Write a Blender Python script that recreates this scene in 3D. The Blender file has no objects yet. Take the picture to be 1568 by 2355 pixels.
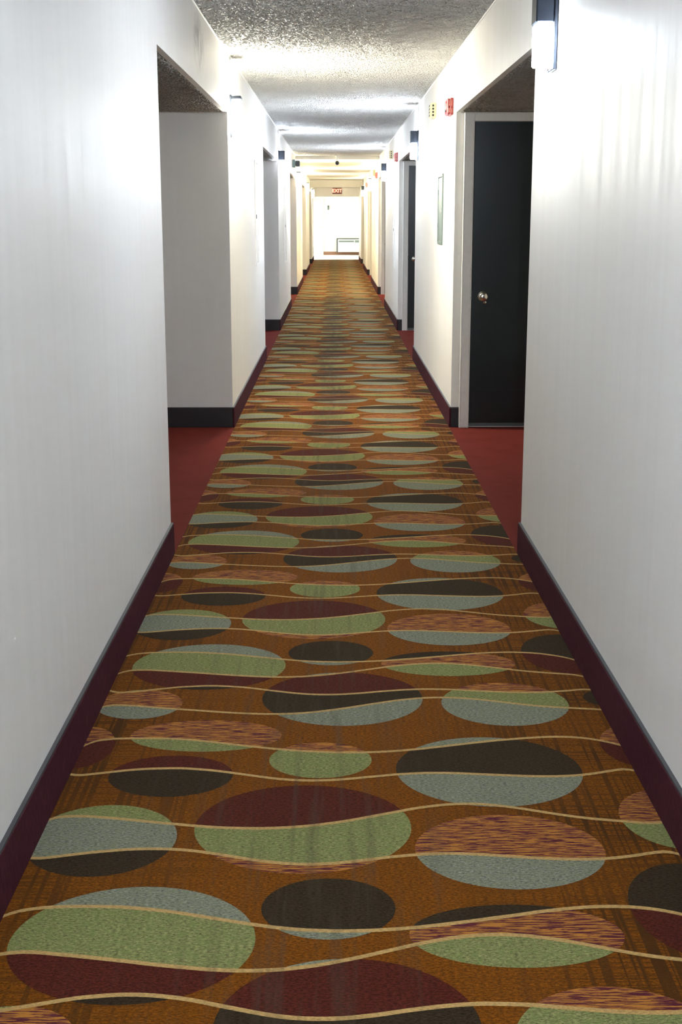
import bpy, math, random
from mathutils import Vector, Euler
random.seed(4)

# ------------------------------------------------------------------ camera
scene = bpy.context.scene
CAM_H = 1.41
FOCAL_PX = 3000.0
cam_data = bpy.data.cameras.new('camera')
cam_data.sensor_fit = 'VERTICAL'
cam_data.sensor_height = 36.0
cam_data.lens = FOCAL_PX / 2355.0 * 36.0
cam_data.clip_start = 0.05
cam_data.clip_end = 200.0
cam = bpy.data.objects.new('camera', cam_data)
scene.collection.objects.link(cam)
cam.location = (0, 0, CAM_H)
PITCH, YAW = math.radians(12.7985), math.radians(0.2607)
cam.rotation_euler = Euler((math.pi / 2 - PITCH, 0, -YAW), 'XYZ')
scene.camera = cam

# ------------------------------------------------------------------ sky and exposure
world = bpy.data.worlds.new('overcast_sky')
scene.world = world
world.use_nodes = True
bgn = world.node_tree.nodes['Background']
bgn.inputs['Color'].default_value = (1.0, 0.97, 0.90, 1)
bgn.inputs['Strength'].default_value = 1.0
scene.view_settings.view_transform = 'Standard'
scene.view_settings.look = 'None'
scene.view_settings.gamma = 1.0
scene.view_settings.use_curve_mapping = False
scene.view_settings.exposure = 3.95
LAMP = 30.0            # radiance of a lit sconce diffuser

# ------------------------------------------------------------------ dimensions (metres; y runs down the corridor)
XL, XR = -0.697, 0.789          # painted corridor walls
CEIL = 2.44
CEIL2 = 2.39                    # lower ceiling further down
HEAD = 2.065                    # underside of the alcove headers
STEP_Y = 23.8
BASE_H, BASE_T = 0.132, 0.012
BACK_Y = -7.5
END_COR = 43.5
END_Y = 49.1
ALC = [(5.39, 8.83), (13.12, 16.54), (20.88, 24.27), (28.62, 32.20), (36.35, 40.0)]
ALC_D = 1.25                    # alcove depth

# ------------------------------------------------------------------ helpers
def link(o, parent=None):
    scene.collection.objects.link(o)
    if parent is not None:
        o.parent = parent
    return o


def tag(o, label=None, cat=None, group=None, kind=None):
    if label: o['label'] = label
    if cat: o['category'] = cat
    if group: o['group'] = group
    if kind: o['kind'] = kind
    return o


def empty(name, loc=(0, 0, 0), parent=None):
    o = bpy.data.objects.new(name, None)
    o.empty_display_size = 0.1
    o.location = loc
    return link(o, parent)


class MB:
    """collects polygons; build() links them as one mesh object"""
    def __init__(self):
        self.v, self.f, self.m, self.s = [], [], [], []

    def face(self, pts, mi=0, smooth=False):
        n = len(self.v)
        self.v += [tuple(p) for p in pts]
        self.f.append(tuple(range(n, n + len(pts))))
        self.m.append(mi); self.s.append(smooth)

    def box(self, x0, x1, y0, y1, z0, z1, mi=0, bev=0.0):
        if x0 > x1: x0, x1 = x1, x0
        if y0 > y1: y0, y1 = y1, y0
        if z0 > z1: z0, z1 = z1, z0
        b = min(bev, (x1 - x0) * .45, (y1 - y0) * .45, (z1 - z0) * .45)
        if b <= 0:
            n = len(self.v)
            self.v += [(x, y, z) for z in (z0, z1) for y in (y0, y1) for x in (x0, x1)]
            for q in ((0, 2, 3, 1), (4, 5, 7, 6), (0, 1, 5, 4), (2, 6, 7, 3), (0, 4, 6, 2), (1, 3, 7, 5)):
                self.f.append(tuple(n + i for i in q)); self.m.append(mi); self.s.append(False)
            return
        # chamfered box: 24 vertices
        n = len(self.v)
        idx = {}
        for sx in (0, 1):
            for sy in (0, 1):
                for sz in (0, 1):
                    c = ((x0, x1)[sx], (y0, y1)[sy], (z0, z1)[sz])
                    d = (b if sx == 0 else -b, b if sy == 0 else -b, b if sz == 0 else -b)
                    for a in range(3):
                        p = [c[i] + (0 if i == a else d[i]) for i in range(3)]
                        idx[(sx, sy, sz, a)] = len(self.v)
                        self.v.append(tuple(p))
        def q(*ks):
            self.f.append(tuple(idx[k] for k in ks)); self.m.append(mi); self.s.append(False)
        q((0, 0, 0, 0), (0, 0, 1, 0), (0, 1, 1, 0), (0, 1, 0, 0)); q((1, 0, 0, 0), (1, 1, 0, 0), (1, 1, 1, 0), (1, 0, 1, 0))
        q((0, 0, 0, 1), (1, 0, 0, 1), (1, 0, 1, 1), (0, 0, 1, 1)); q((0, 1, 0, 1), (0, 1, 1, 1), (1, 1, 1, 1), (1, 1, 0, 1))
        q((0, 0, 0, 2), (0, 1, 0, 2), (1, 1, 0, 2), (1, 0, 0, 2)); q((0, 0, 1, 2), (1, 0, 1, 2), (1, 1, 1, 2), (0, 1, 1, 2))
        for s in (0, 1):
            for t in (0, 1):
                q((0, s, t, 1), (0, s, t, 2), (1, s, t, 2), (1, s, t, 1))
                q((s, 0, t, 0), (s, 0, t, 2), (s, 1, t, 2), (s, 1, t, 0))
                q((s, t, 0, 0), (s, t, 0, 1), (s, t, 1, 1), (s, t, 1, 0))
        for s in (0, 1):
            for t in (0, 1):
                for u in (0, 1):
                    q((s, t, u, 0), (s, t, u, 1), (s, t, u, 2))

    def lathe(self, prof, origin, axis, n=24, mi=0):
        """prof: list of (radius, distance along axis)"""
        a = Vector(axis).normalized()
        u = a.orthogonal().normalized(); w = a.cross(u)
        o = Vector(origin)
        base = len(self.v)
        for r, d in prof:
            for k in range(n):
                t = 2 * math.pi * k / n
                self.v.append(tuple(o + a * d + (u * math.cos(t) + w * math.sin(t)) * r))
        for i in range(len(prof) - 1):
            for k in range(n):
                k2 = (k + 1) % n
                self.f.append((base + i * n + k, base + i * n + k2, base + (i + 1) * n + k2, base + (i + 1) * n + k))
                self.m.append(mi); self.s.append(True)
        self.f.append(tuple(base + k for k in reversed(range(n)))); self.m.append(mi); self.s.append(False)
        e = base + (len(prof) - 1) * n
        self.f.append(tuple(e + k for k in range(n))); self.m.append(mi); self.s.append(False)

    def build(self, name, mats, parent=None, fix=True):
        me = bpy.data.meshes.new(name)
        me.from_pydata(self.v, [], self.f)
        for mt in (mats if isinstance(mats, (list, tuple)) else [mats]):
            me.materials.append(mt)
        me.polygons.foreach_set('material_index', self.m)
        me.polygons.foreach_set('use_smooth', self.s)
        me.update()
        if fix:
            import bmesh
            bm = bmesh.new(); bm.from_mesh(me)
            bmesh.ops.recalc_face_normals(bm, faces=bm.faces)
            bm.to_mesh(me); bm.free()
        return link(bpy.data.objects.new(name, me), parent)


def part(name, mat, parent, *boxes, bev=0.0):
    m = MB()
    for b in boxes: m.box(*b, bev=bev)
    return m.build(name, mat, parent)


# ------------------------------------------------------------------ materials
class NT:
    def __init__(self, name):
        self.mat = bpy.data.materials.new(name)
        self.mat.use_nodes = True
        self.t = self.mat.node_tree
        self.b = self.t.nodes['Principled BSDF']
        self._co = None

    def node(self, typ, **kw):
        n = self.t.nodes.new(typ)
        for k, v in kw.items(): setattr(n, k, v)
        return n

    def put(self, sock, val):
        if hasattr(val, 'is_linked') or isinstance(val, bpy.types.NodeSocket): self.t.links.new(val, sock)
        else: sock.default_value = val

    @property
    def co(self):
        if self._co is None: self._co = self.node('ShaderNodeTexCoord').outputs['Object']
        return self._co

    def mapped(self, scale, loc=(0, 0, 0)):
        n = self.node('ShaderNodeMapping')
        self.put(n.inputs['Vector'], self.co)
        n.inputs['Scale'].default_value = scale; n.inputs['Location'].default_value = loc
        return n.outputs[0]

    def noise(self, scale, detail=2.0, rough=0.5, stretch=(1, 1, 1), loc=(0, 0, 0)):
        n = self.node('ShaderNodeTexNoise')
        self.put(n.inputs['Vector'], self.mapped(stretch, loc))
        n.inputs['Scale'].default_value = scale; n.inputs['Detail'].default_value = detail
        n.inputs['Roughness'].default_value = rough
        return n.outputs['Fac']

    def math(self, op, a, b=0.0, c=0.0, clamp=False):
        n = self.node('ShaderNodeMath', operation=op); n.use_clamp = clamp
        self.put(n.inputs[0], a); self.put(n.inputs[1], b)
        if len(n.inputs) > 2: self.put(n.inputs[2], c)
        return n.outputs[0]

    def remap(self, v, a, b, c, d):
        n = self.node('ShaderNodeMapRange'); n.clamp = True
        self.put(n.inputs[0], v)
        for i, x in enumerate((a, b, c, d)): n.inputs[i + 1].default_value = x
        return n.outputs[0]

    def mix(self, fac, a, b, blend='MIX'):
        n = self.node('ShaderNodeMix', data_type='RGBA', blend_type=blend)
        self.put(n.inputs[0], fac)
        for s, v in ((n.inputs[6], a), (n.inputs[7], b)):
            if isinstance(v, tuple) and len(v) == 3: v = (*v, 1)
            self.put(s, v)
        return n.outputs[2]

    def sep(self):
        n = self.node('ShaderNodeSeparateXYZ'); self.put(n.inputs[0], self.co)
        return n.outputs

    def bump(self, height, strength, dist):
        n = self.node('ShaderNodeBump')
        n.inputs['Strength'].default_value = strength; n.inputs['Distance'].default_value = dist
        self.put(n.inputs['Height'], height)
        self.put(self.b.inputs['Normal'], n.outputs[0])

    def done(self, color, rough=0.5, metal=0.0, spec=None, emit=None, estr=0.0):
        if isinstance(color, tuple) and len(color) == 3: color = (*color, 1)
        self.put(self.b.inputs['Base Color'], color)
        self.put(self.b.inputs['Roughness'], rough)
        self.b.inputs['Metallic'].default_value = metal
        if spec is not None: self.b.inputs['Specular IOR Level'].default_value = spec
        if emit is not None:
            self.b.inputs['Emission Color'].default_value = (*emit, 1)
            self.b.inputs['Emission Strength'].default_value = estr
        return self.mat


def simple(name, color, rough=0.5, metal=0.0, spec=None, emit=None, estr=0.0, vary=0.06, nscale=30):
    n = NT(name)
    f = n.noise(nscale, 3)
    c = n.mix(f, tuple(x * (1 - vary) for x in color), tuple(min(1, x * (1 + vary)) for x in color))
    return n.done(c, rough, metal, spec, emit, estr)


def wall_paint():
    n = NT('wall_paint')
    streak = n.noise(1.0, 4, .6, (17, 17, .8))
    fine = n.noise(1.0, 3, .6, (90, 90, 2.0))
    blot = n.noise(1.7, 3, .55)
    c = n.mix(n.remap(streak, .3, .75, 0, 1), (.86, .842, .808), (.83, .812, .776))
    c = n.mix(n.remap(blot, .42, .75, 0, .5), c, (.83, .80, .745))
    # old damp stain on the left header
    s = n.sep()
    dy = n.math('DIVIDE', n.math('SUBTRACT', s[1], 7.05), .26)
    dz = n.math('DIVIDE', n.math('SUBTRACT', s[2], 2.26), .13)
    left = n.math('LESS_THAN', s[0], 0.0)
    r2 = n.math('ADD', n.math('MULTIPLY', dy, dy), n.math('MULTIPLY', dz, dz))
    st = n.math('MULTIPLY', n.remap(r2, .2, 1.6, 1, 0), left)
    st = n.math('MULTIPLY', st, n.remap(n.noise(14, 3, .6), .35, .62, 0, .85))
    c = n.mix(st, c, (.40, .38, .35))
    # faint scuffs towards knee height
    sc = n.noise(1.0, 5, .7, (5, 5, 14), (3, 1, 0))
    low = n.remap(s[2], .2, 1.2, 1, 0)
    c = n.mix(n.math('MULTIPLY', n.remap(sc, .66, .74, 0, .25), low), c, (.55, .5, .45))
    h = n.math('ADD', n.math('MULTIPLY', streak, .8), n.math('MULTIPLY', fine, .5))
    n.bump(h, .13, .004)
    return n.done(c, n.remap(streak, .3, .7, .40, .52), spec=.35)


def popcorn(name, col, strength, smoothness=0.55):
    n = NT(name)
    v = n.node('ShaderNodeTexVoronoi'); n.put(v.inputs['Vector'], n.co); v.inputs['Scale'].default_value = 70
    nz = n.noise(75, 3, .6)
    big = n.noise(2.2, 2, .5)
    h = n.math('ADD', n.math('MULTIPLY', n.math('SUBTRACT', 1.0, v.outputs['Distance']), .7), n.math('MULTIPLY', nz, .9))
    n.bump(h, strength, .03)
    c = n.mix(big, tuple(x * .93 for x in col), col)
    return n.done(c, smoothness, spec=.5)


def carpet(name, kind, col):
    n = NT(name)
    pile = n.noise(1.0, 3, .75, (115, 250, 100))
    tuft = n.noise(1.0, 2, .6, (420, 420, 100), (2, 5, 0))
    s = n.sep()
    x, y = s[0], s[1]
    d = tuple(v * .42 for v in col); l = tuple(min(1, v * 1.6) for v in col)
    if kind == 'cream':
        d = tuple(v * .72 for v in col); l = tuple(min(1, v * 1.25) for v in col)
    c = n.mix(n.remap(pile, .36, .64, 0, 1), d, l)
    if kind == 'stripe':
        row = n.noise(1.0, 3, .65, (17, 250, 10), (1, 7, 0))
        c = n.mix(n.remap(row, .475, .525, 0, 1), (.088, .012, .026), (.46, .19, .030))
        c = n.mix(n.math('MULTIPLY', n.remap(tuft, .35, .65, 0, 1), .22), c, (.13, .04, .034))
    elif kind == 'ground':
        edge = n.math('ABSOLUTE', n.math('SUBTRACT', x, .0))
        m = n.remap(edge, .22, .60, 0.16, 1.0)
        m = n.math('MULTIPLY', m, n.remap(n.noise(3.2, 2, .5, (1, 1, 1), (4, 2, 0)), .35, .6, .45, 1))
        a = n.remap(n.noise(1.0, 1, .5, (80, 1.1, 1)), .50, .57, 0, 1)
        b = n.remap(n.noise(1.0, 1, .5, (2.0, 130, 1), (0, 3, 0)), .49, .56, 0, 1)
        cross = n.math('MAXIMUM', a, n.math('MULTIPLY', b, .75))
        c = n.mix(n.math('MULTIPLY', n.math('MULTIPLY', cross, m), .95), c, (.058, .02, .004))
    elif kind in ('green', 'blue'):
        g = n.noise(1.0, 2, .6, (60, 60, 10), (8, 0, 0))
        alt = (.165, .215, .062) if kind == 'green' else (.205, .222, .12)
        c = n.mix(n.remap(g, .45, .65, 0, .55), c, alt)
    # traffic soiling: a dark wandering track and general greying of the walked middle
    wob = n.noise(1.0, 2, .5, (.01, .33, 1), (0, 1.3, 0))
    x0 = n.math('ADD', n.math('MULTIPLY', n.math('SUBTRACT', wob, .5), .55), -.03)
    dx = n.math('ABSOLUTE', n.math('SUBTRACT', x, x0))
    track = n.remap(dx, .015, .17, 1, 0)
    track = n.math('MULTIPLY', track, n.remap(y, 5.5, 10.0, .05, 1.0))
    track = n.math('MULTIPLY', track, n.remap(y, 26.0, 36.0, 1.0, .35))
    track = n.math('MULTIPLY', track, n.remap(n.noise(1.0, 4, .65, (16, 2.2, 1), (5, 0, 0)), .38, .62, .25, 1))
    c = n.mix(n.math('MULTIPLY', track, .62), c, (.035, .026, .018))
    mid = n.remap(n.math('ABSOLUTE', n.math('ADD', x, .05)), .05, .5, 1, 0)
    lanes = n.remap(n.noise(1.0, 3, .6, (34, 1.6, 1), (9, 2, 0)), .5, .68, 0, 1)
    c = n.mix(n.math('MULTIPLY', n.math('MULTIPLY', mid, lanes), .38), c, (.07, .055, .035))
    n.bump(n.math('ADD', pile, tuft), .45, .004)
    n.b.inputs['Sheen Weight'].default_value = .04
    n.b.inputs['Sheen Roughness'].default_value = .45
    n.b.inputs['Sheen Tint'].default_value = (1.0, .74, .40, 1)
    return n.done(c, .95, spec=.05)


def plain_carpet(name, col, vertical=False):
    n = NT(name)
    pile = n.noise(1.0, 3, .7, (260, 260, 26) if vertical else (190, 330, 100))
    blot = n.noise(5, 3, .6)
    c = n.mix(n.remap(pile, .3, .7, 0, 1), tuple(v * .55 for v in col), tuple(v * 1.4 for v in col))
    c = n.mix(n.remap(blot, .45, .75, 0, .35), c, tuple(v * .6 for v in col))
    n.bump(pile, .45, .004)
    return n.done(c, .95, spec=.05)


def glow(name, col, strength):
    n = NT(name)
    f = n.noise(18, 2)
    c = n.mix(f, tuple(x * .96 for x in col), col)
    n.put(n.b.inputs['Emission Color'], c)
    n.b.inputs['Emission Strength'].default_value = strength
    return n.done((.9, .9, .9), .35)


def pane_glass():
    n = NT('window_glass')
    t = n.t
    tr = n.node('ShaderNodeBsdfTransparent'); tr.inputs[0].default_value = (.95, .97, .96, 1)
    gl = n.node('ShaderNodeBsdfGlossy'); gl.inputs['Roughness'].default_value = .02
    lw = n.node('ShaderNodeFresnel'); lw.inputs['IOR'].default_value = 1.45
    mx = n.node('ShaderNodeMixShader')
    t.links.new(lw.outputs[0], mx.inputs[0]); t.links.new(tr.outputs[0], mx.inputs[1]); t.links.new(gl.outputs[0], mx.inputs[2])
    t.links.new(mx.outputs[0], t.nodes['Material Output'].inputs['Surface'])
    return n.mat


PAINT = wall_paint()
POP = popcorn('popcorn_ceiling', (.76, .745, .705), 1.0)
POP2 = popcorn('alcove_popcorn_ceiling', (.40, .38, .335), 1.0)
PLASTER = popcorn('smooth_ceiling_plaster', (.76, .735, .66), .22)
BEAD = simple('ceiling_bead_paint', (.84, .83, .80), .35)
BASEC = plain_carpet('maroon_carpet_base', (0.0706, 0.0187, 0.0259), True)
ALC_BASE = simple('alcove_base_black', (.0065, .003, .004), .5)  # near-black colour for the base strips inside the alcoves
BINDING = simple('grey_binding', (.045, .045, .05), .6)
REDC = plain_carpet('red_alcove_carpet', (.175, .030, .023))
CARP = {
    'o': carpet('carpet_ochre_ground', 'ground', (0.1672, 0.0502, 0.0026)),
    'G': carpet('carpet_green', 'green', (0.2065, 0.2102, 0.0781)),
    'B': carpet('carpet_blue_grey', 'blue', (0.1940, 0.1998, 0.1474)),
    'M': carpet('carpet_maroon', 'plain', (0.0722, 0.0116, 0.0077)),
    'K': carpet('carpet_dark_brown', 'plain', (0.0299, 0.0194, 0.0106)),
    'S': carpet('carpet_red_gold_stripe', 'stripe', (.3, .1, .05)),
    'c': carpet('carpet_cream_line', 'cream', (0.4750, 0.2992, 0.1092)),
}
DOORP = simple('dark_green_door_paint', (.005, .0098, .0102), .32, vary=.15, nscale=6)
FRAMEP = simple('door_frame_paint', (.82, .805, .76), .42)
CHROME = simple('brushed_nickel', (.72, .69, .62), .22, 1.0)
BRONZE = simple('dark_bronze_metal', (.022, .028, .040), .35, .6)
BLACKP = simple('black_plastic', (.012, .012, .013), .4)
WHITEP = simple('white_plastic', (.80, .80, .78), .4)
CREAMP = simple('cream_plastic', (.80, .70, .42), .45)
REDP = simple('red_alarm_plastic', (.33, .010, .008), .4, vary=.15)
LENS = simple('clear_strobe_lens', (.42, .10, .075), .2)
GREYP = simple('grey_metal_paint', (.15, .20, .175), .42)
PANELW = simple('painted_panel_white', (.80, .79, .77), .35)
DARKG = simple('dark_grey_steel', (.09, .11, .11), .45)
GLASS = pane_glass()

LINES = {
    'A': [-0.067, -0.021, -0.005, -0.0, 0.001, 0.001, 0.0, -0.003, -0.009, -0.018, -0.028, -0.039, -0.05, -0.06, -0.07, -0.078, -0.085, -0.091, -0.095, -0.098, -0.099, -0.098, -0.095, -0.09, -0.083, -0.075, -0.065, -0.055, -0.044, -0.034, -0.024, -0.015, -0.008, -0.001, 0.004, 0.007, 0.006, 0.0, -0.013, -0.034, -0.059],
    'B': [-0.233, -0.242, -0.234, -0.224, -0.214, -0.206, -0.202, -0.2, -0.2, -0.205, -0.212, -0.222, -0.234, -0.246, -0.258, -0.268, -0.274, -0.277, -0.276, -0.272, -0.265, -0.257, -0.249, -0.241, -0.236, -0.232, -0.232, -0.233, -0.237, -0.241, -0.245, -0.249, -0.252, -0.254, -0.254, -0.251, -0.245, -0.234, -0.221, -0.211, -0.222],
    'C': [-0.503, -0.482, -0.478, -0.48, -0.486, -0.493, -0.501, -0.509, -0.517, -0.524, -0.531, -0.537, -0.541, -0.543, -0.544, -0.542, -0.538, -0.532, -0.523, -0.512, -0.499, -0.484, -0.469, -0.454, -0.439, -0.428, -0.419, -0.415, -0.415, -0.421, -0.43, -0.442, -0.456, -0.47, -0.483, -0.494, -0.502, -0.509, -0.516, -0.52, -0.514],
    'D': [-0.686, -0.688, -0.68, -0.67, -0.661, -0.654, -0.648, -0.645, -0.645, -0.648, -0.654, -0.664, -0.675, -0.688, -0.7, -0.709, -0.716, -0.719, -0.717, -0.713, -0.705, -0.696, -0.687, -0.68, -0.674, -0.671, -0.67, -0.673, -0.677, -0.682, -0.687, -0.692, -0.696, -0.698, -0.698, -0.696, -0.69, -0.681, -0.67, -0.664, -0.681],
    'E': [-0.946, -0.92, -0.907, -0.901, -0.899, -0.899, -0.9, -0.903, -0.909, -0.916, -0.925, -0.936, -0.947, -0.958, -0.969, -0.979, -0.987, -0.993, -0.996, -0.998, -0.997, -0.995, -0.991, -0.986, -0.979, -0.971, -0.963, -0.954, -0.945, -0.936, -0.926, -0.918, -0.911, -0.906, -0.904, -0.905, -0.91, -0.92, -0.936, -0.958, -0.99],
    'F': [-1.119, -1.083, -1.073, -1.073, -1.079, -1.085, -1.092, -1.099, -1.106, -1.114, -1.121, -1.127, -1.133, -1.137, -1.139, -1.138, -1.135, -1.128, -1.119, -1.107, -1.094, -1.079, -1.064, -1.049, -1.036, -1.025, -1.017, -1.013, -1.013, -1.017, -1.025, -1.035, -1.048, -1.062, -1.076, -1.088, -1.098, -1.106, -1.113, -1.123, -1.144],
    'G': [-1.249, -1.271, -1.269, -1.259, -1.248, -1.237, -1.227, -1.221, -1.217, -1.217, -1.221, -1.228, -1.238, -1.251, -1.263, -1.275, -1.285, -1.291, -1.293, -1.292, -1.287, -1.28, -1.271, -1.263, -1.256, -1.251, -1.248, -1.249, -1.251, -1.255, -1.261, -1.266, -1.271, -1.275, -1.277, -1.277, -1.274, -1.268, -1.261, -1.253, -1.256],
    'H': [-1.398, -1.379, -1.378, -1.383, -1.391, -1.399, -1.407, -1.414, -1.421, -1.428, -1.435, -1.441, -1.446, -1.449, -1.45, -1.448, -1.444, -1.436, -1.425, -1.412, -1.398, -1.382, -1.367, -1.352, -1.339, -1.329, -1.322, -1.319, -1.32, -1.325, -1.333, -1.344, -1.356, -1.369, -1.381, -1.391, -1.398, -1.404, -1.41, -1.415, -1.421],
}
ELLIPSES = [
    (-0.36, 0.021, 0.21, 0.112, 'SG', 'A'),
    (-0.692, -0.057, 0.09, 0.143, 'SM', 'A'),
    (-0.04, -0.146, 0.136, 0.116, 'SG', 'A'),
    (-0.425, -0.244, 0.16, 0.127, 'MK', 'B'),
    (0.4, -0.213, 0.242, 0.218, 'BKB', 'AB'),
    (0.823, -0.057, 0.1, 0.142, 'SM', 'A'),
    (-0.543, -0.595, 0.174, 0.178, 'GBK', 'CD'),
    (-0.077, -0.534, 0.256, 0.228, 'MGS', 'CD'),
    (0.397, -0.653, 0.216, 0.179, 'SB', 'D'),
    (0.823, -0.493, 0.14, 0.162, 'SG', 'C'),
    (-0.015, -0.906, 0.14, 0.123, 'KB', 'E'),
    (-0.405, -1.033, 0.245, 0.216, 'BGMK', 'EFG'),
    (0.364, -1.013, 0.216, 0.118, 'KSG', 'EF'),
    (0.76, -0.916, 0.145, 0.197, 'KM', 'E'),
    (0.021, -1.319, 0.24, 0.221, 'BMKB', 'FGH'),
    (0.502, -1.368, 0.188, 0.174, 'SGB', 'GH'),
    (-0.58, -1.368, 0.127, 0.118, 'GSB', 'GH'),
    (0.829, -1.325, 0.086, 0.072, 'K', ''),
]

# ------------------------------------------------------------------ floor: patterned carpet (one period traced in metres)
PER = 1.63
V0 = 3.38                      # y of the pattern origin
CX0, CX1 = -0.687, 0.7785       # edges of the patterned carpet
U0, U1, NU = -0.70, 0.79, 41


def line_v(k, x):
    t = (x - U0) / (U1 - U0) * (NU - 1)
    t = max(0.0, min(NU - 1.0001, t))
    i = int(t); f = t - i
    a = LINES[k]
    p0 = a[max(0, i - 1)]; p1 = a[i]; p2 = a[i + 1]; p3 = a[min(NU - 1, i + 2)]
    return .5 * (2 * p1 + (p2 - p0) * f + (2 * p0 - 5 * p1 + 4 * p2 - p3) * f * f + (3 * p1 - p0 - 3 * p2 + p3) * f ** 3)


def build_floor():
    slots = ['o', 'G', 'B', 'M', 'K', 'S', 'c']
    m = MB()
    ya, yb = BACK_Y, END_COR + .15
    y = ya
    while y < yb - 1e-6:
        y2 = min(yb, y + 2.0)
        m.face([(CX0, y, 0), (CX1, y, 0), (CX1, y2, 0), (CX0, y2, 0)], 0)
        y = y2
    pieces = []                 # strips of one period: (material, z, [(x, v_low, v_high)])
    for cx, cv, rx, rv, cols, ln in ELLIPSES:
        N = 44
        xs = [cx - rx * math.cos(math.pi * i / N) for i in range(N + 1)]
        xs = [x for x in xs if CX0 < x < CX1]
        if cx - rx < CX0: xs.insert(0, CX0)
        if cx + rx > CX1: xs.append(CX1)
        for bi, col in enumerate(cols):
            strip = []
            for x in xs:
                hgt = rv * math.sqrt(max(0.0, 1 - ((x - cx) / rx) ** 2))
                hi, lo = cv + hgt, cv - hgt
                if bi > 0: hi = min(hi, line_v(ln[bi - 1], x))
                if bi < len(ln): lo = max(lo, line_v(ln[bi], x))
                strip.append((x, lo, max(hi, lo)))
            pieces.append((slots.index(col), .0004, strip))
    W = .0066
    xs = [CX0 + (CX1 - CX0) * i / 96 for i in range(97)]
    for k in 'ABCDEFGH':
        pieces.append((6, .0008, [(x, line_v(k, x) - W, line_v(k, x) + W) for x in xs]))
    k0 = int(math.floor((ya - V0) / PER)) - 1
    k1 = int(math.ceil((yb - V0) / PER)) + 1
    for k in range(k0, k1 + 1):
        off = V0 + k * PER
        if off < ya - .2 or off - PER > yb: continue
        for mi, z, st in pieces:
            for (xa, la, ha), (xb, lb, hb) in zip(st[:-1], st[1:]):
                if ha - la < 1e-5 and hb - lb < 1e-5: continue
                if max(ha, hb) + off > yb or min(la, lb) + off < ya: continue
                m.face([(xa, la + off, z), (xb, lb + off, z), (xb, hb + off, z), (xa, ha + off, z)], mi)
    fl = m.build('floor', [CARP[s] for s in slots], fix=False)
    tag(fl, 'patterned ochre hallway carpet with ovals and wavy cream lines', 'floor', kind='structure')
    part('subfloor', BINDING, fl, (XL - ALC_D - .1, XR + ALC_D + .1, BACK_Y - .12, END_Y, -.12, -.002))
    for side in (-1, 1):
        for a, b in ALC:
            x0, x1 = (XL - ALC_D, CX0) if side < 0 else (CX1, XR + ALC_D)
            mm = MB(); mm.face([(x0, a, .0002), (x1, a, .0002), (x1, b, .0002), (x0, b, .0002)])
            mm.build('alcove_carpet', REDC, fl, fix=False)
    mm = MB(); mm.face([(-2.0, END_COR + .15, 0), (1.0, END_COR + .15, 0), (1.0, END_Y, 0), (-2.0, END_Y, 0)])
    mm.build('vestibule_tile', simple('pale_vinyl_tile', (.74, .72, .68), .35), fl, fix=False)
    return fl


FLOOR = build_floor()

# ------------------------------------------------------------------ walls
def segs(start, end):
    out = []; y = start
    for a, b in ALC:
        out.append((y, a)); y = b
    out.append((y, end))
    return out


def build_wall(side):
    s = 'left' if side < 0 else 'right'
    root = empty('wall_' + s)
    tag(root, 'off-white painted corridor wall on the %s with door alcoves' % s, 'wall', kind='structure')
    X = XL if side < 0 else XR
    for a, b in segs(BACK_Y, END_COR):
        part('wall_section', PAINT, root, (X, X + side * ALC_D, a, b, 0, CEIL))
    for a, b in ALC:
        part('alcove_header', PAINT, root, (X, X + side * .03, a, b, HEAD, CEIL))
        part('alcove_back_wall', PAINT, root, (X + side * ALC_D, X + side * (ALC_D + .1), a - .05, b + .05, 0, CEIL))
    return root


WL, WR = build_wall(-1), build_wall(1)
wb = part('wall_back', PAINT, None, (XL, XR, BACK_Y - .12, BACK_Y, 0, CEIL))
tag(wb, 'off-white wall closing the corridor behind the camera', 'wall', kind='structure')

# baseboards: carpet strips with a bound top edge
def build_base(side):
    s = 'left' if side < 0 else 'right'
    root = empty('baseboard_' + s)
    tag(root, 'maroon carpet base with grey bound top edge along the %s wall' % s, 'baseboard', kind='structure')
    X = XL if side < 0 else XR
    xi = X - side * BASE_T

    def strip(x0, x1, y0, y1, bind, mat=BASEC):
        o = part('base_strip', mat, root, (x0, x1, y0, y1, 0, BASE_H), bev=.002)
        part('binding', BINDING, o, bind)
    sg = segs(BACK_Y, END_COR)
    for i, (a, b) in enumerate(sg):
        y0 = a - (BASE_T if i > 0 else 0); y1 = b + (BASE_T if i < len(sg) - 1 else 0)
        strip(xi, X, y0, y1, (xi + side * .002, X, y0 + .003, y1 - .003, BASE_H - .001, BASE_H + .006))
    for k, (a, b) in enumerate(ALC):
        xo = X + side * ALC_D
        xe = xo if side < 0 else .842            # on the right the strip stops at the door frame
        strip(X, xe, b - BASE_T, b, (X, xe, b - BASE_T + .002, b, BASE_H - .001, BASE_H + .005), ALC_BASE)
        strip(X, xe, a, a + BASE_T, (X, xe, a, a + BASE_T - .002, BASE_H - .001, BASE_H + .005), ALC_BASE)
        ym = (a + b) / 2
        runs = ((a + BASE_T, ym - .525), (ym + .525, b - BASE_T)) if side < 0 else ((a + BASE_T, b - BASE_T),)
        for ra, rb in runs:
            strip(xo - side * BASE_T, xo, ra, rb, (xo - side * (BASE_T - .002), xo, ra, rb, BASE_H - .001, BASE_H + .005), ALC_BASE)
    return root


build_base(-1); build_base(1)

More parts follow.
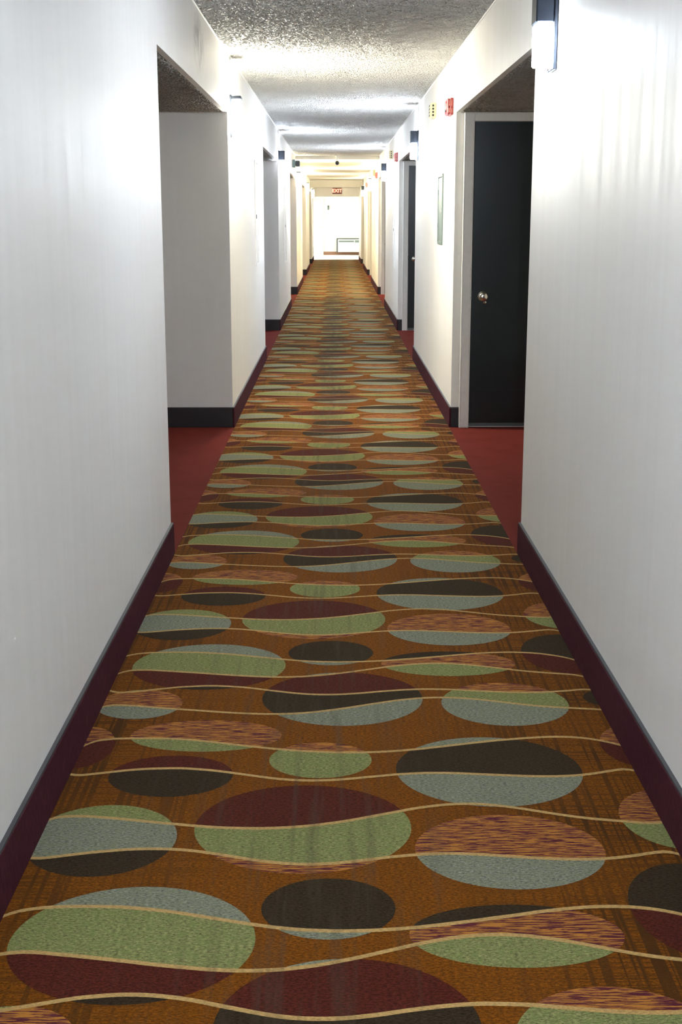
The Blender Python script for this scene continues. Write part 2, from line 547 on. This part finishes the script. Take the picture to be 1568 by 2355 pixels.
# ------------------------------------------------------------------ ceilings
ceil = empty('ceiling')
tag(ceil, 'textured popcorn ceiling of the corridor with lower smooth part beyond', 'ceiling', kind='structure')
cuts = [BACK_Y, -1.2, 3.6, 7.18, 9.25, 12.78, 15.86, 19.6, STEP_Y]
def rough_slab(name, mat, x0, x1, a, b, z, st, groove):
    # ceiling piece whose underside carries the real lumps of the sprayed texture
    m = MB()
    nx = int((x1 - x0) / st); ny = int((b - a) / st)
    rnd = random.Random(int(a * 100))
    W = nx + 1
    for j in range(ny + 1):
        y = a + (b - a) * j / ny
        ed = j == 0 or j == ny
        for i in range(W):
            e = ed or i == 0 or i == nx
            r = rnd.random()
            m.v.append((x0 + (x1 - x0) * i / nx + (0 if e else (rnd.random() - .5) * st * .6), y + (0 if ed else (rnd.random() - .5) * st * .6),
                        z + (groove if ed else 0) - (0 if e else .0075 * r * r)))
    for j in range(ny):
        for i in range(nx):
            k = j * W + i
            m.f.append((k, k + W, k + W + 1, k + 1))
    m.m = [0] * len(m.f); m.s = [False] * len(m.f)
    return m.build(name, mat, ceil, fix=False)


for a, b in zip(cuts[:-1], cuts[1:]):
    if 3.5 < a < 12.7:
        rough_slab('ceiling_slab', POP, XL, XR, a + .004, b - .004, CEIL, .0085, .006)
    elif 12.7 < a < 20:
        rough_slab('ceiling_slab', POP, XL, XR, a + .004, b - .004, CEIL, .014, .006)
    else:
        part('ceiling_slab', POP, ceil, (XL, XR, a + .004, b - .004, CEIL, CEIL + .12), bev=.006)
part('ceiling_backing', POP, ceil, (XL - .02, XR + .02, BACK_Y - .1, STEP_Y, CEIL + .03, CEIL + .14))
part('ceiling_step', PLASTER, ceil, (XL, XR, STEP_Y, STEP_Y + .10, CEIL2 - .012, CEIL + .1), bev=.004)
for a, b in ((STEP_Y + .10, 31.0), (31.0, 38.0), (38.0, END_COR)):
    part('ceiling_panel', PLASTER, ceil, (XL, XR, a, b, CEIL2, CEIL2 + .12), bev=.003)
part('ceiling_beam', PLASTER, ceil, (XL, XR, 38.0, 38.3, 2.19, CEIL2 + .02), bev=.006)
for side in (-1, 1):
    X = XL if side < 0 else XR
    for a, b in ALC:
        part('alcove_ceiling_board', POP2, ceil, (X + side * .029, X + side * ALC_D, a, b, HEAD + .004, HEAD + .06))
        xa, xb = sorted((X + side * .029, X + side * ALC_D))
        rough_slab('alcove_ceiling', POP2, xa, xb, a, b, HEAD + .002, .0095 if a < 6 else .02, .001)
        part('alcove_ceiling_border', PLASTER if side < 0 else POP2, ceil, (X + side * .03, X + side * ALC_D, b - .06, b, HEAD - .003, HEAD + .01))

for i, side in enumerate((-1, 1)):
    X = XL if side < 0 else XR
    o = part('trim_%d' % (i + 1), BEAD, None, (X, X - side * .009, BACK_Y, STEP_Y, CEIL - .009, CEIL), bev=.002)
    tag(o, 'thin white bead where the ceiling meets the %s wall' % ('left' if side < 0 else 'right'), 'trim', kind='structure')

# ------------------------------------------------------------------ end vestibule
wv = empty('wall_end')
tag(wv, 'sunlit white end wall of the corridor around the exit vestibule', 'wall', kind='structure')
part('end_header', PAINT, wv, (XL, XR, END_COR, END_COR + .15, 2.015, CEIL2 + .05))
part('end_side_wall', PAINT, wv, (-1.95, -2.05, END_COR + .15, 44.6, 0, CEIL2), (-1.95, -2.05, 48.6, END_Y, 0, CEIL2),
     (-1.95, -2.05, 44.6, 48.6, 2.15, CEIL2))
part('end_side_wall', PAINT, wv, (.95, 1.05, END_COR + .15, END_Y, 0, CEIL2))
part('end_return_wall', PAINT, wv, (XL - ALC_D, -2.05, END_COR, END_COR + .15, 0, CEIL2), (XL, -1.96, END_COR, END_COR + .15, 0, CEIL2),
     (XR, 1.05, END_COR, END_COR + .15, 0, CEIL2))
part('end_wall_panel', PAINT, wv, (-.42, 1.05, END_Y, END_Y + .12, 0, CEIL2), (-2.05, -1.38, END_Y, END_Y + .12, 0, CEIL2),
     (-1.38, -.42, END_Y, END_Y + .12, 2.1, CEIL2))
part('vestibule_ceiling', PLASTER, wv, (-2.05, 1.05, END_COR + .15, END_Y + .12, CEIL2, CEIL2 + .1))
be = part('base_strip', simple('tan_carpet_base', (.30, .16, .10), .8), wv, (-.42, .95, END_Y - .012, END_Y, 0, .115), bev=.002)
# glazed side of the vestibule and the exit door in the end wall
w1 = empty('window_1', (-2.0, 46.6, 0))
tag(w1, 'tall bright glazed opening on the left of the far vestibule', 'window', kind='structure')
def rel(o, r): o.location = Vector(o.location) - Vector(r.location); return o
rel(part('window_frame', WHITEP, w1, (-2.03, -1.97, 44.6, 44.66, 0, 2.15), (-2.03, -1.97, 48.54, 48.6, 0, 2.15), (-2.03, -1.97, 46.57, 46.63, 0, 2.15),
         (-2.03, -1.97, 44.66, 48.54, 0, .06), (-2.03, -1.97, 44.66, 48.54, 2.09, 2.15)), w1)
for a, b in ((44.66, 46.57), (46.63, 48.54)):
    rel(part('pane', GLASS, w1, (-2.004, -1.998, a, b, .06, 2.09)), w1)
de = empty('door_9', (-.9, END_Y, 0))
tag(de, 'white glazed exit door at the far end of the corridor', 'door', kind='structure')
rel(part('door_frame', WHITEP, de, (-1.38, -1.33, END_Y - .02, END_Y + .1, 0, 2.1), (-.47, -.42, END_Y - .02, END_Y + .1, 0, 2.1), (-1.33, -.47, END_Y - .02, END_Y + .1, 2.05, 2.1)), de)
rel(part('door_leaf', WHITEP, de, (-1.33, -1.22, END_Y, END_Y + .045, .01, 2.05), (-.58, -.47, END_Y, END_Y + .045, .01, 2.05), (-1.22, -.58, END_Y, END_Y + .045, .01, .25), (-1.22, -.58, END_Y, END_Y + .045, 1.92, 2.05)), de)
rel(part('pane', GLASS, de, (-1.22, -.58, END_Y + .018, END_Y + .024, .25, 1.92)), de)
rel(part('push_bar', CHROME, de, (-1.28, -.52, END_Y - .06, END_Y - .02, .98, 1.03), bev=.01), de)
go = part('ground', simple('pale_concrete', (.5, .49, .46), .85), None, (-14, 8, END_COR + .2, END_Y + 14, -.14, -.04))
tag(go, 'pale concrete paving outside the exit door', 'ground', kind='structure')

# ------------------------------------------------------------------ doors in the right-hand alcoves
def build_door(n, yb, label, at=None, rot=0.0):
    root = empty('door_%d' % n, at or (1.36, yb, 0))
    root.rotation_euler = (0, 0, rot)
    tag(root, label, 'door', kind='structure')
    def p(name, mat, par, *boxes, bev=0.0):
        o = part(name, mat, par, *[(b[0] - 1.36, b[1] - 1.36, b[2] - yb, b[3] - yb, b[4], b[5]) for b in boxes], bev=bev)
        return o
    f0, f1 = .842, 1.885
    fr = p('door_frame', FRAMEP, root, (f0, .908, yb - .035, yb, 0, HEAD - .001), (f1 - .066, f1, yb - .035, yb, 0, HEAD - .001), (.908, f1 - .066, yb - .035, yb, 2.008, HEAD - .001), bev=.003)
    p('frame_stop', FRAMEP, fr, (.842, .852, yb - .041, yb - .034, 0, HEAD - .002), (.898, .905, yb - .041, yb - .034, 0, 2.01), (.842, f1, yb - .041, yb - .034, 2.052, HEAD - .002), bev=.002)
    lf = p('door_leaf', DOORP, root, (.911, f1 - .068, yb - .022, yb - .001, .012, 2.005), bev=.002)
    p('door_sweep', DARKG, lf, (.911, f1 - .068, yb - .026, yb - .022, .014, .032), bev=.001)
    p('kick_plate', DOORP, lf, (.94, f1 - .1, yb - .0235, yb - .022, .06, .26))
    m = MB(); m.lathe([(.034, 0), (.034, .006), (.030, .010), (.012, .012), (.012, .03), (.024, .036), (.030, .046), (.030, .056), (.025, .064), (.012, .068), (.004, .0685)], (.985 - 1.36, -.022, .885), (0, -1, 0), 28)
    kb = m.build('knob', CHROME, root)
    m = MB(); m.lathe([(.005, 0), (.005, .004)], (.985 - 1.36, -.0905, .885), (0, -1, 0), 12); m.build('keyhole', BLACKP, kb)
    m = MB()
    m.lathe([(.012, 0), (.012, .008), (.006, .011)], (1.0 - 1.36, -.022, .845), (0, -1, 0), 16)
    m.build('lock_cylinder', CHROME, root)
    p('strike_plate', CHROME, fr, (.904, .911, yb - .037, yb - .03, .865, .925), bev=.001)
    m = MB(); m.lathe([(.009, 0), (.009, .004), (.006, .005)], (1.36 - 1.36, -.022, 1.52), (0, -1, 0), 16); m.build('peephole', CHROME, root)
    for z in (.25, 1.02, 1.8):
        p('hinge', FRAMEP, fr, (f1 - .072, f1 - .062, yb - .04, yb - .024, z - .05, z + .05), bev=.002)
    return root


build_door(1, ALC[0][1], 'dark green door with round knob in the nearest right alcove')
build_door(2, ALC[1][1], 'dark green door in the second alcove along the right wall')
build_door(3, ALC[2][1], 'door in the third alcove along the right wall, mostly hidden')
build_door(4, ALC[3][1], 'door in the fourth alcove along the right wall, mostly hidden')
build_door(5, ALC[4][1], 'door in the farthest alcove along the right wall, mostly hidden')

ORD = ['nearest', 'second', 'third', 'fourth', 'farthest']
for k, (a, b) in enumerate(ALC):  # unseen doors added as dark absorbers to dim the alcoves
    build_door(10 + k, 0.0, 'unseen dark green door, added to absorb light, on the near side of the %s right alcove, facing away' % ORD[k], (1.36, a, 0), math.pi)
    build_door(20 + k, 0.0, 'unseen dark green door, added to absorb light, in the back wall of the %s left alcove' % ORD[k], (XL - ALC_D, (a + b) / 2, 0), math.pi / 2)

# ------------------------------------------------------------------ wall sconces
COOL = (.76, .86, 1.0); NEUT = (1.0, .98, .86); WARM = (1.0, .88, .60)
GLOWS = {}
def sconce(side, y, full, col, label, k=1.0):
    X = XL if side < 0 else XR
    root = empty('wall_sconce', (X, y, 1.93))
    tag(root, label, 'sconce', 'corridor wall sconces')
    d = -side
    key = (col, full, k)
    if key not in GLOWS: GLOWS[key] = glow('lit_diffuser', col, LAMP * k * (.8 if full else 1.0))
    def p(name, mat, par, *boxes, bev=0.0):
        return part(name, mat, par, *[(d * b[0], d * b[1], b[2], b[3], b[4], b[5]) for b in boxes], bev=bev)
    w = .058
    p('back_plate', BRONZE, root, (0, .014, -w - .006, w + .006, -.012, .262), bev=.003)
    if full:
        p('top_cap', BRONZE, root, (.012, .076, -w, w, .232, .255), bev=.004)
        p('diffuser', GLOWS[key], root, (.014, .074, -w + .003, w - .003, .002, .232), bev=.006)
    else:
        h = p('housing', BRONZE, root, (.012, .078, -w, w, .146, .258), bev=.005)
        p('housing_rib', BRONZE, h, (.012, .080, -w - .002, w + .002, .250, .256), bev=.001)
        p('diffuser', GLOWS[key], root, (.014, .074, -w + .003, w - .003, .002, .146), bev=.006)
    m = MB(); m.lathe([(.006, 0), (.006, .012), (.003, .014)], (d * .012, 0, -.005), (d, 0, 0), 12)
    m.build('screw', CHROME, root)
    return root


sconce(1, -2.8, False, COOL, 'unseen sconce added on the right wall behind the camera to light the near walls', 4.6)  # added out of view, boosted to brighten the near walls
sconce(-1, -6.0, True, COOL, 'unseen sconce added on the left wall far behind the camera to light the near walls', 2.5)  # another added lamp behind the view, for the near walls
sconce(-1, 1.40, False, COOL, 'unseen sconce added on the left wall beside the camera to light the near walls', 0.62)  # weak added lamp above the view, fills the near walls
sconce(1, 4.93, False, COOL, 'large lit sconce with dark housing at the top right, nearest the camera', 0.56)
sconce(-1, 9.10, True, NEUT, 'bright fully lit sconce on the left wall just past the nearest left alcove', 1.45)
sconce(1, 12.80, False, COOL, 'lit sconce with dark housing on the right wall before the second dark door', 1.25)
sconce(-1, 16.67, False, COOL, 'lit sconce with dark housing on the left wall past the second left alcove', 1.25)
sconce(1, 20.68, False, COOL, 'small lit dark-topped sconce on the right wall before the third right alcove', 1.2)
sconce(-1, 24.40, True, WARM, 'pale sconce on the left wall past the third left alcove', 2.0)
sconce(1, 28.68, True, WARM, 'distant lit sconce on the right wall past the third right alcove', 2.0)
sconce(-1, 32.35, True, WARM, 'distant lit sconce on the left wall past the fourth left alcove', 1.5)
sconce(1, 36.2, False, WARM, 'tiny dark-topped sconce on the right wall near the exit sign', 0.9)
sconce(-1, 40.2, True, WARM, 'farthest lit sconce on the left wall near the corridor end', 1.2)

# ------------------------------------------------------------------ fire alarm devices on the right wall
def strobe(y, z, label, k=1.0):
    root = empty('fire_alarm_strobe', (XR, y, z))
    tag(root, label, 'fire alarm', 'red fire alarm strobes on the right wall')
    part('mounting_box', REDP, root, (-.022, 0, 0, .20, 0, .108), bev=.003)
    part('strobe_cover', REDP, root, (-.042, -.021, .005, .195, .004, .104), bev=.006)
    part('strobe_lens', LENS, root, (-.050, -.030, .03, .075, .03, .082), bev=.006)
    part('end_label', LENS, root, (-.034, -.006, -.0016, .002, .012, .042), bev=.0006)
    part('end_label', LENS, root, (-.030, -.008, -.0016, .002, .056, .094), bev=.0006)
    for i in range(5):
        part('horn_slot', BLACKP, root, (-.0435, -.041, .10 + i * .016, .106 + i * .016, .025, .085))
    return root


def horn(y, z, label):
    root = empty('alarm_sounder', (XR, y, z))
    tag(root, label, 'alarm sounder', 'cream alarm sounders on the right wall')
    part('body', CREAMP, root, (-.040, 0, 0, .16, 0, .112), bev=.005)
    part('cover', CREAMP, root, (-.046, -.039, .008, .152, .008, .104), bev=.003)
    for i in range(4):
        part('sound_slot', BLACKP, root, (-.0475, -.0455, .03, .13, .014 + i * .024, .028 + i * .024))
        part('sound_slot', BLACKP, root, (-.030, -.016, -.0012, .001, .012 + i * .024, .027 + i * .024))
    return root


strobe(9.05, 2.066, 'red fire alarm strobe above the corner of the nearest right alcove')
strobe(16.88, 2.073, 'red fire alarm strobe past the second dark door on the right')
strobe(24.9, 2.085, 'small red fire alarm strobe past the third right alcove')
strobe(32.6, 2.085, 'tiny red fire alarm strobe on the right wall near the exit sign')
horn(10.60, 2.155, 'cream alarm sounder with dark slots beside the nearest red strobe')
horn(18.35, 2.165, 'cream alarm sounder beside the second red strobe')
horn(26.3, 2.17, 'small cream alarm sounder beside the third red strobe')

# ------------------------------------------------------------------ wall panels
def wall_panel(name, side, y0, y1, z0, z1, mat, label, grp=None):
    X = XL if side < 0 else XR
    d = -side
    root = empty(name, (X, y0, z0))
    tag(root, label, 'wall panel', grp)
    L, H = y1 - y0, z1 - z0
    part('panel_frame', mat, root, (0, d * .010, 0, .022, 0, H), (0, d * .010, L - .022, L, 0, H), (0, d * .010, .022, L - .022, 0, .022), (0, d * .010, .022, L - .022, H - .022, H), bev=.002)
    dr = part('panel_door', mat, root, (0, d * .007, .025, L - .025, .025, H - .025), bev=.002)
    part('latch', BLACKP if mat is not GREYP else CHROME, dr, (d * .006, d * .014, .035, .058, H * .45, H * .45 + .035), bev=.002)
    for z in (.12, H - .15):
        part('hinge', mat, dr, (d * .006, d * .012, L - .034, L - .022, z, z + .04), bev=.002)
    return root


wall_panel('electrical_panel', 1, 9.76, 10.16, 1.20, 1.71, GREYP, 'grey green electrical panel on the right wall past the nearest door')
wall_panel('access_panel', -1, 11.66, 12.06, .98, 1.88, PANELW, 'white painted access panel on the left wall past the first alcove', 'white painted access panels')
wall_panel('access_panel', -1, 18.45, 18.90, .76, 1.86, PANELW, 'white painted access panel on the left wall past the second alcove', 'white painted access panels')
wall_panel('access_panel', 1, 17.70, 18.15, .73, 1.80, PANELW, 'white painted access panel on the right wall past the second dark door', 'white painted access panels')

# ------------------------------------------------------------------ emergency light, camera, exit sign, thermostat, air conditioner
el = empty('emergency_light', (XL, 22.1, 2.18))
tag(el, 'dark grey emergency light box high on the left wall', 'emergency light')
part('battery_box', GREYP, el, (0, .048, -.02, .26, 0, .125), bev=.006)
lh = part('lamp_head', DARKG, el, (.052, .125, -.03, .05, .012, .112), bev=.012)
part('lamp_lens', BLACKP, lh, (.064, .113, -.034, -.029, .026, .098), bev=.002)
part('bracket', DARKG, el, (.044, .056, -.005, .03, .045, .08), bev=.002)

cc = empty('security_camera', (.04, 23.72, CEIL))
tag(cc, 'white security camera with black lens hanging from the ceiling step', 'camera')
m = MB(); m.lathe([(.05, 0), (.05, .012), (.02, .02), (.016, .075)], (0, 0, 0), (0, 0, -1), 20); m.build('mount', WHITEP, cc)
m = MB(); m.lathe([(.030, 0), (.040, .012), (.042, .10), (.040, .115)], (0, .05, -.115), (0, -1, -.12), 24); bd = m.build('camera_body', WHITEP, cc)
m = MB(); m.lathe([(.032, 0), (.032, .006), (.026, .012), (.012, .016)], (0, -.064, -.128), (0, -1, -.12), 24); m.build('camera_lens', BLACKP, bd)

ex = empty('exit_sign', (.07, END_COR - .03, 2.095))
tag(ex, 'white exit sign with glowing red letters above the far vestibule', 'exit sign')
part('housing', simple('exit_sign_housing', (.16, .06, .045), .5), ex, (-.15, .15, -.02, .03, 0, .19), bev=.005)
part('canopy_mount', WHITEP, ex, (-.05, .05, -.012, .03, .19, .294), bev=.003)
REDE = glow('exit_red_glow', (1.0, .10, .05), .22)
cu = bpy.data.curves.new('letters', 'FONT'); cu.body = 'EXIT'; cu.size = .155; cu.extrude = .002; cu.align_x = 'CENTER'; cu.align_y = 'CENTER'
cu.offset = .004
tmp = bpy.data.objects.new('letters_tmp', cu); scene.collection.objects.link(tmp)
bpy.context.view_layer.update()
dg = bpy.context.evaluated_depsgraph_get()
me = bpy.data.meshes.new_from_object(tmp.evaluated_get(dg))
bpy.data.objects.remove(tmp)
me.materials.clear(); me.materials.append(REDE)
lt = bpy.data.objects.new('letters', me); link(lt, ex)
lt.rotation_euler = (math.pi / 2, 0, 0); lt.location = (0, -.0225, .098)
tag(lt, 'glowing red letters EXIT')

ts = empty('thermostat', (-.24, END_Y, 1.62))
tag(ts, 'small grey thermostat on the bright end wall', 'thermostat')
part('body', GREYP, ts, (-.03, .03, -.03, 0, 0, .155), bev=.006)
part('display', DARKG, ts, (-.02, .02, -.032, -.029, .09, .135))

ac = empty('air_conditioner', (.50, END_Y, .10))
tag(ac, 'white wall air conditioner with dark surround at the corridor end', 'air conditioner')
part('wall_sleeve', DARKG, ac, (-.44, -.40, -.20, 0, 0, .50), (-.40, .44, -.20, 0, .465, .50), (.42, .44, -.2, 0, 0, .465), bev=.004)
part('front_cover', WHITEP, ac, (-.39, .42, -.25, -.005, .005, .46), bev=.012)
for i in range(11):
    part('grille_slat', WHITEP, ac, (-.36, .36, -.262, -.248, .03 + i * .026, .044 + i * .026), bev=.002)
part('outlet_louver', GREYP, ac, (-.36, .20, -.254, -.248, .36, .42))
part('control_panel', GREYP, ac, (.23, .38, -.254, -.248, .35, .43))
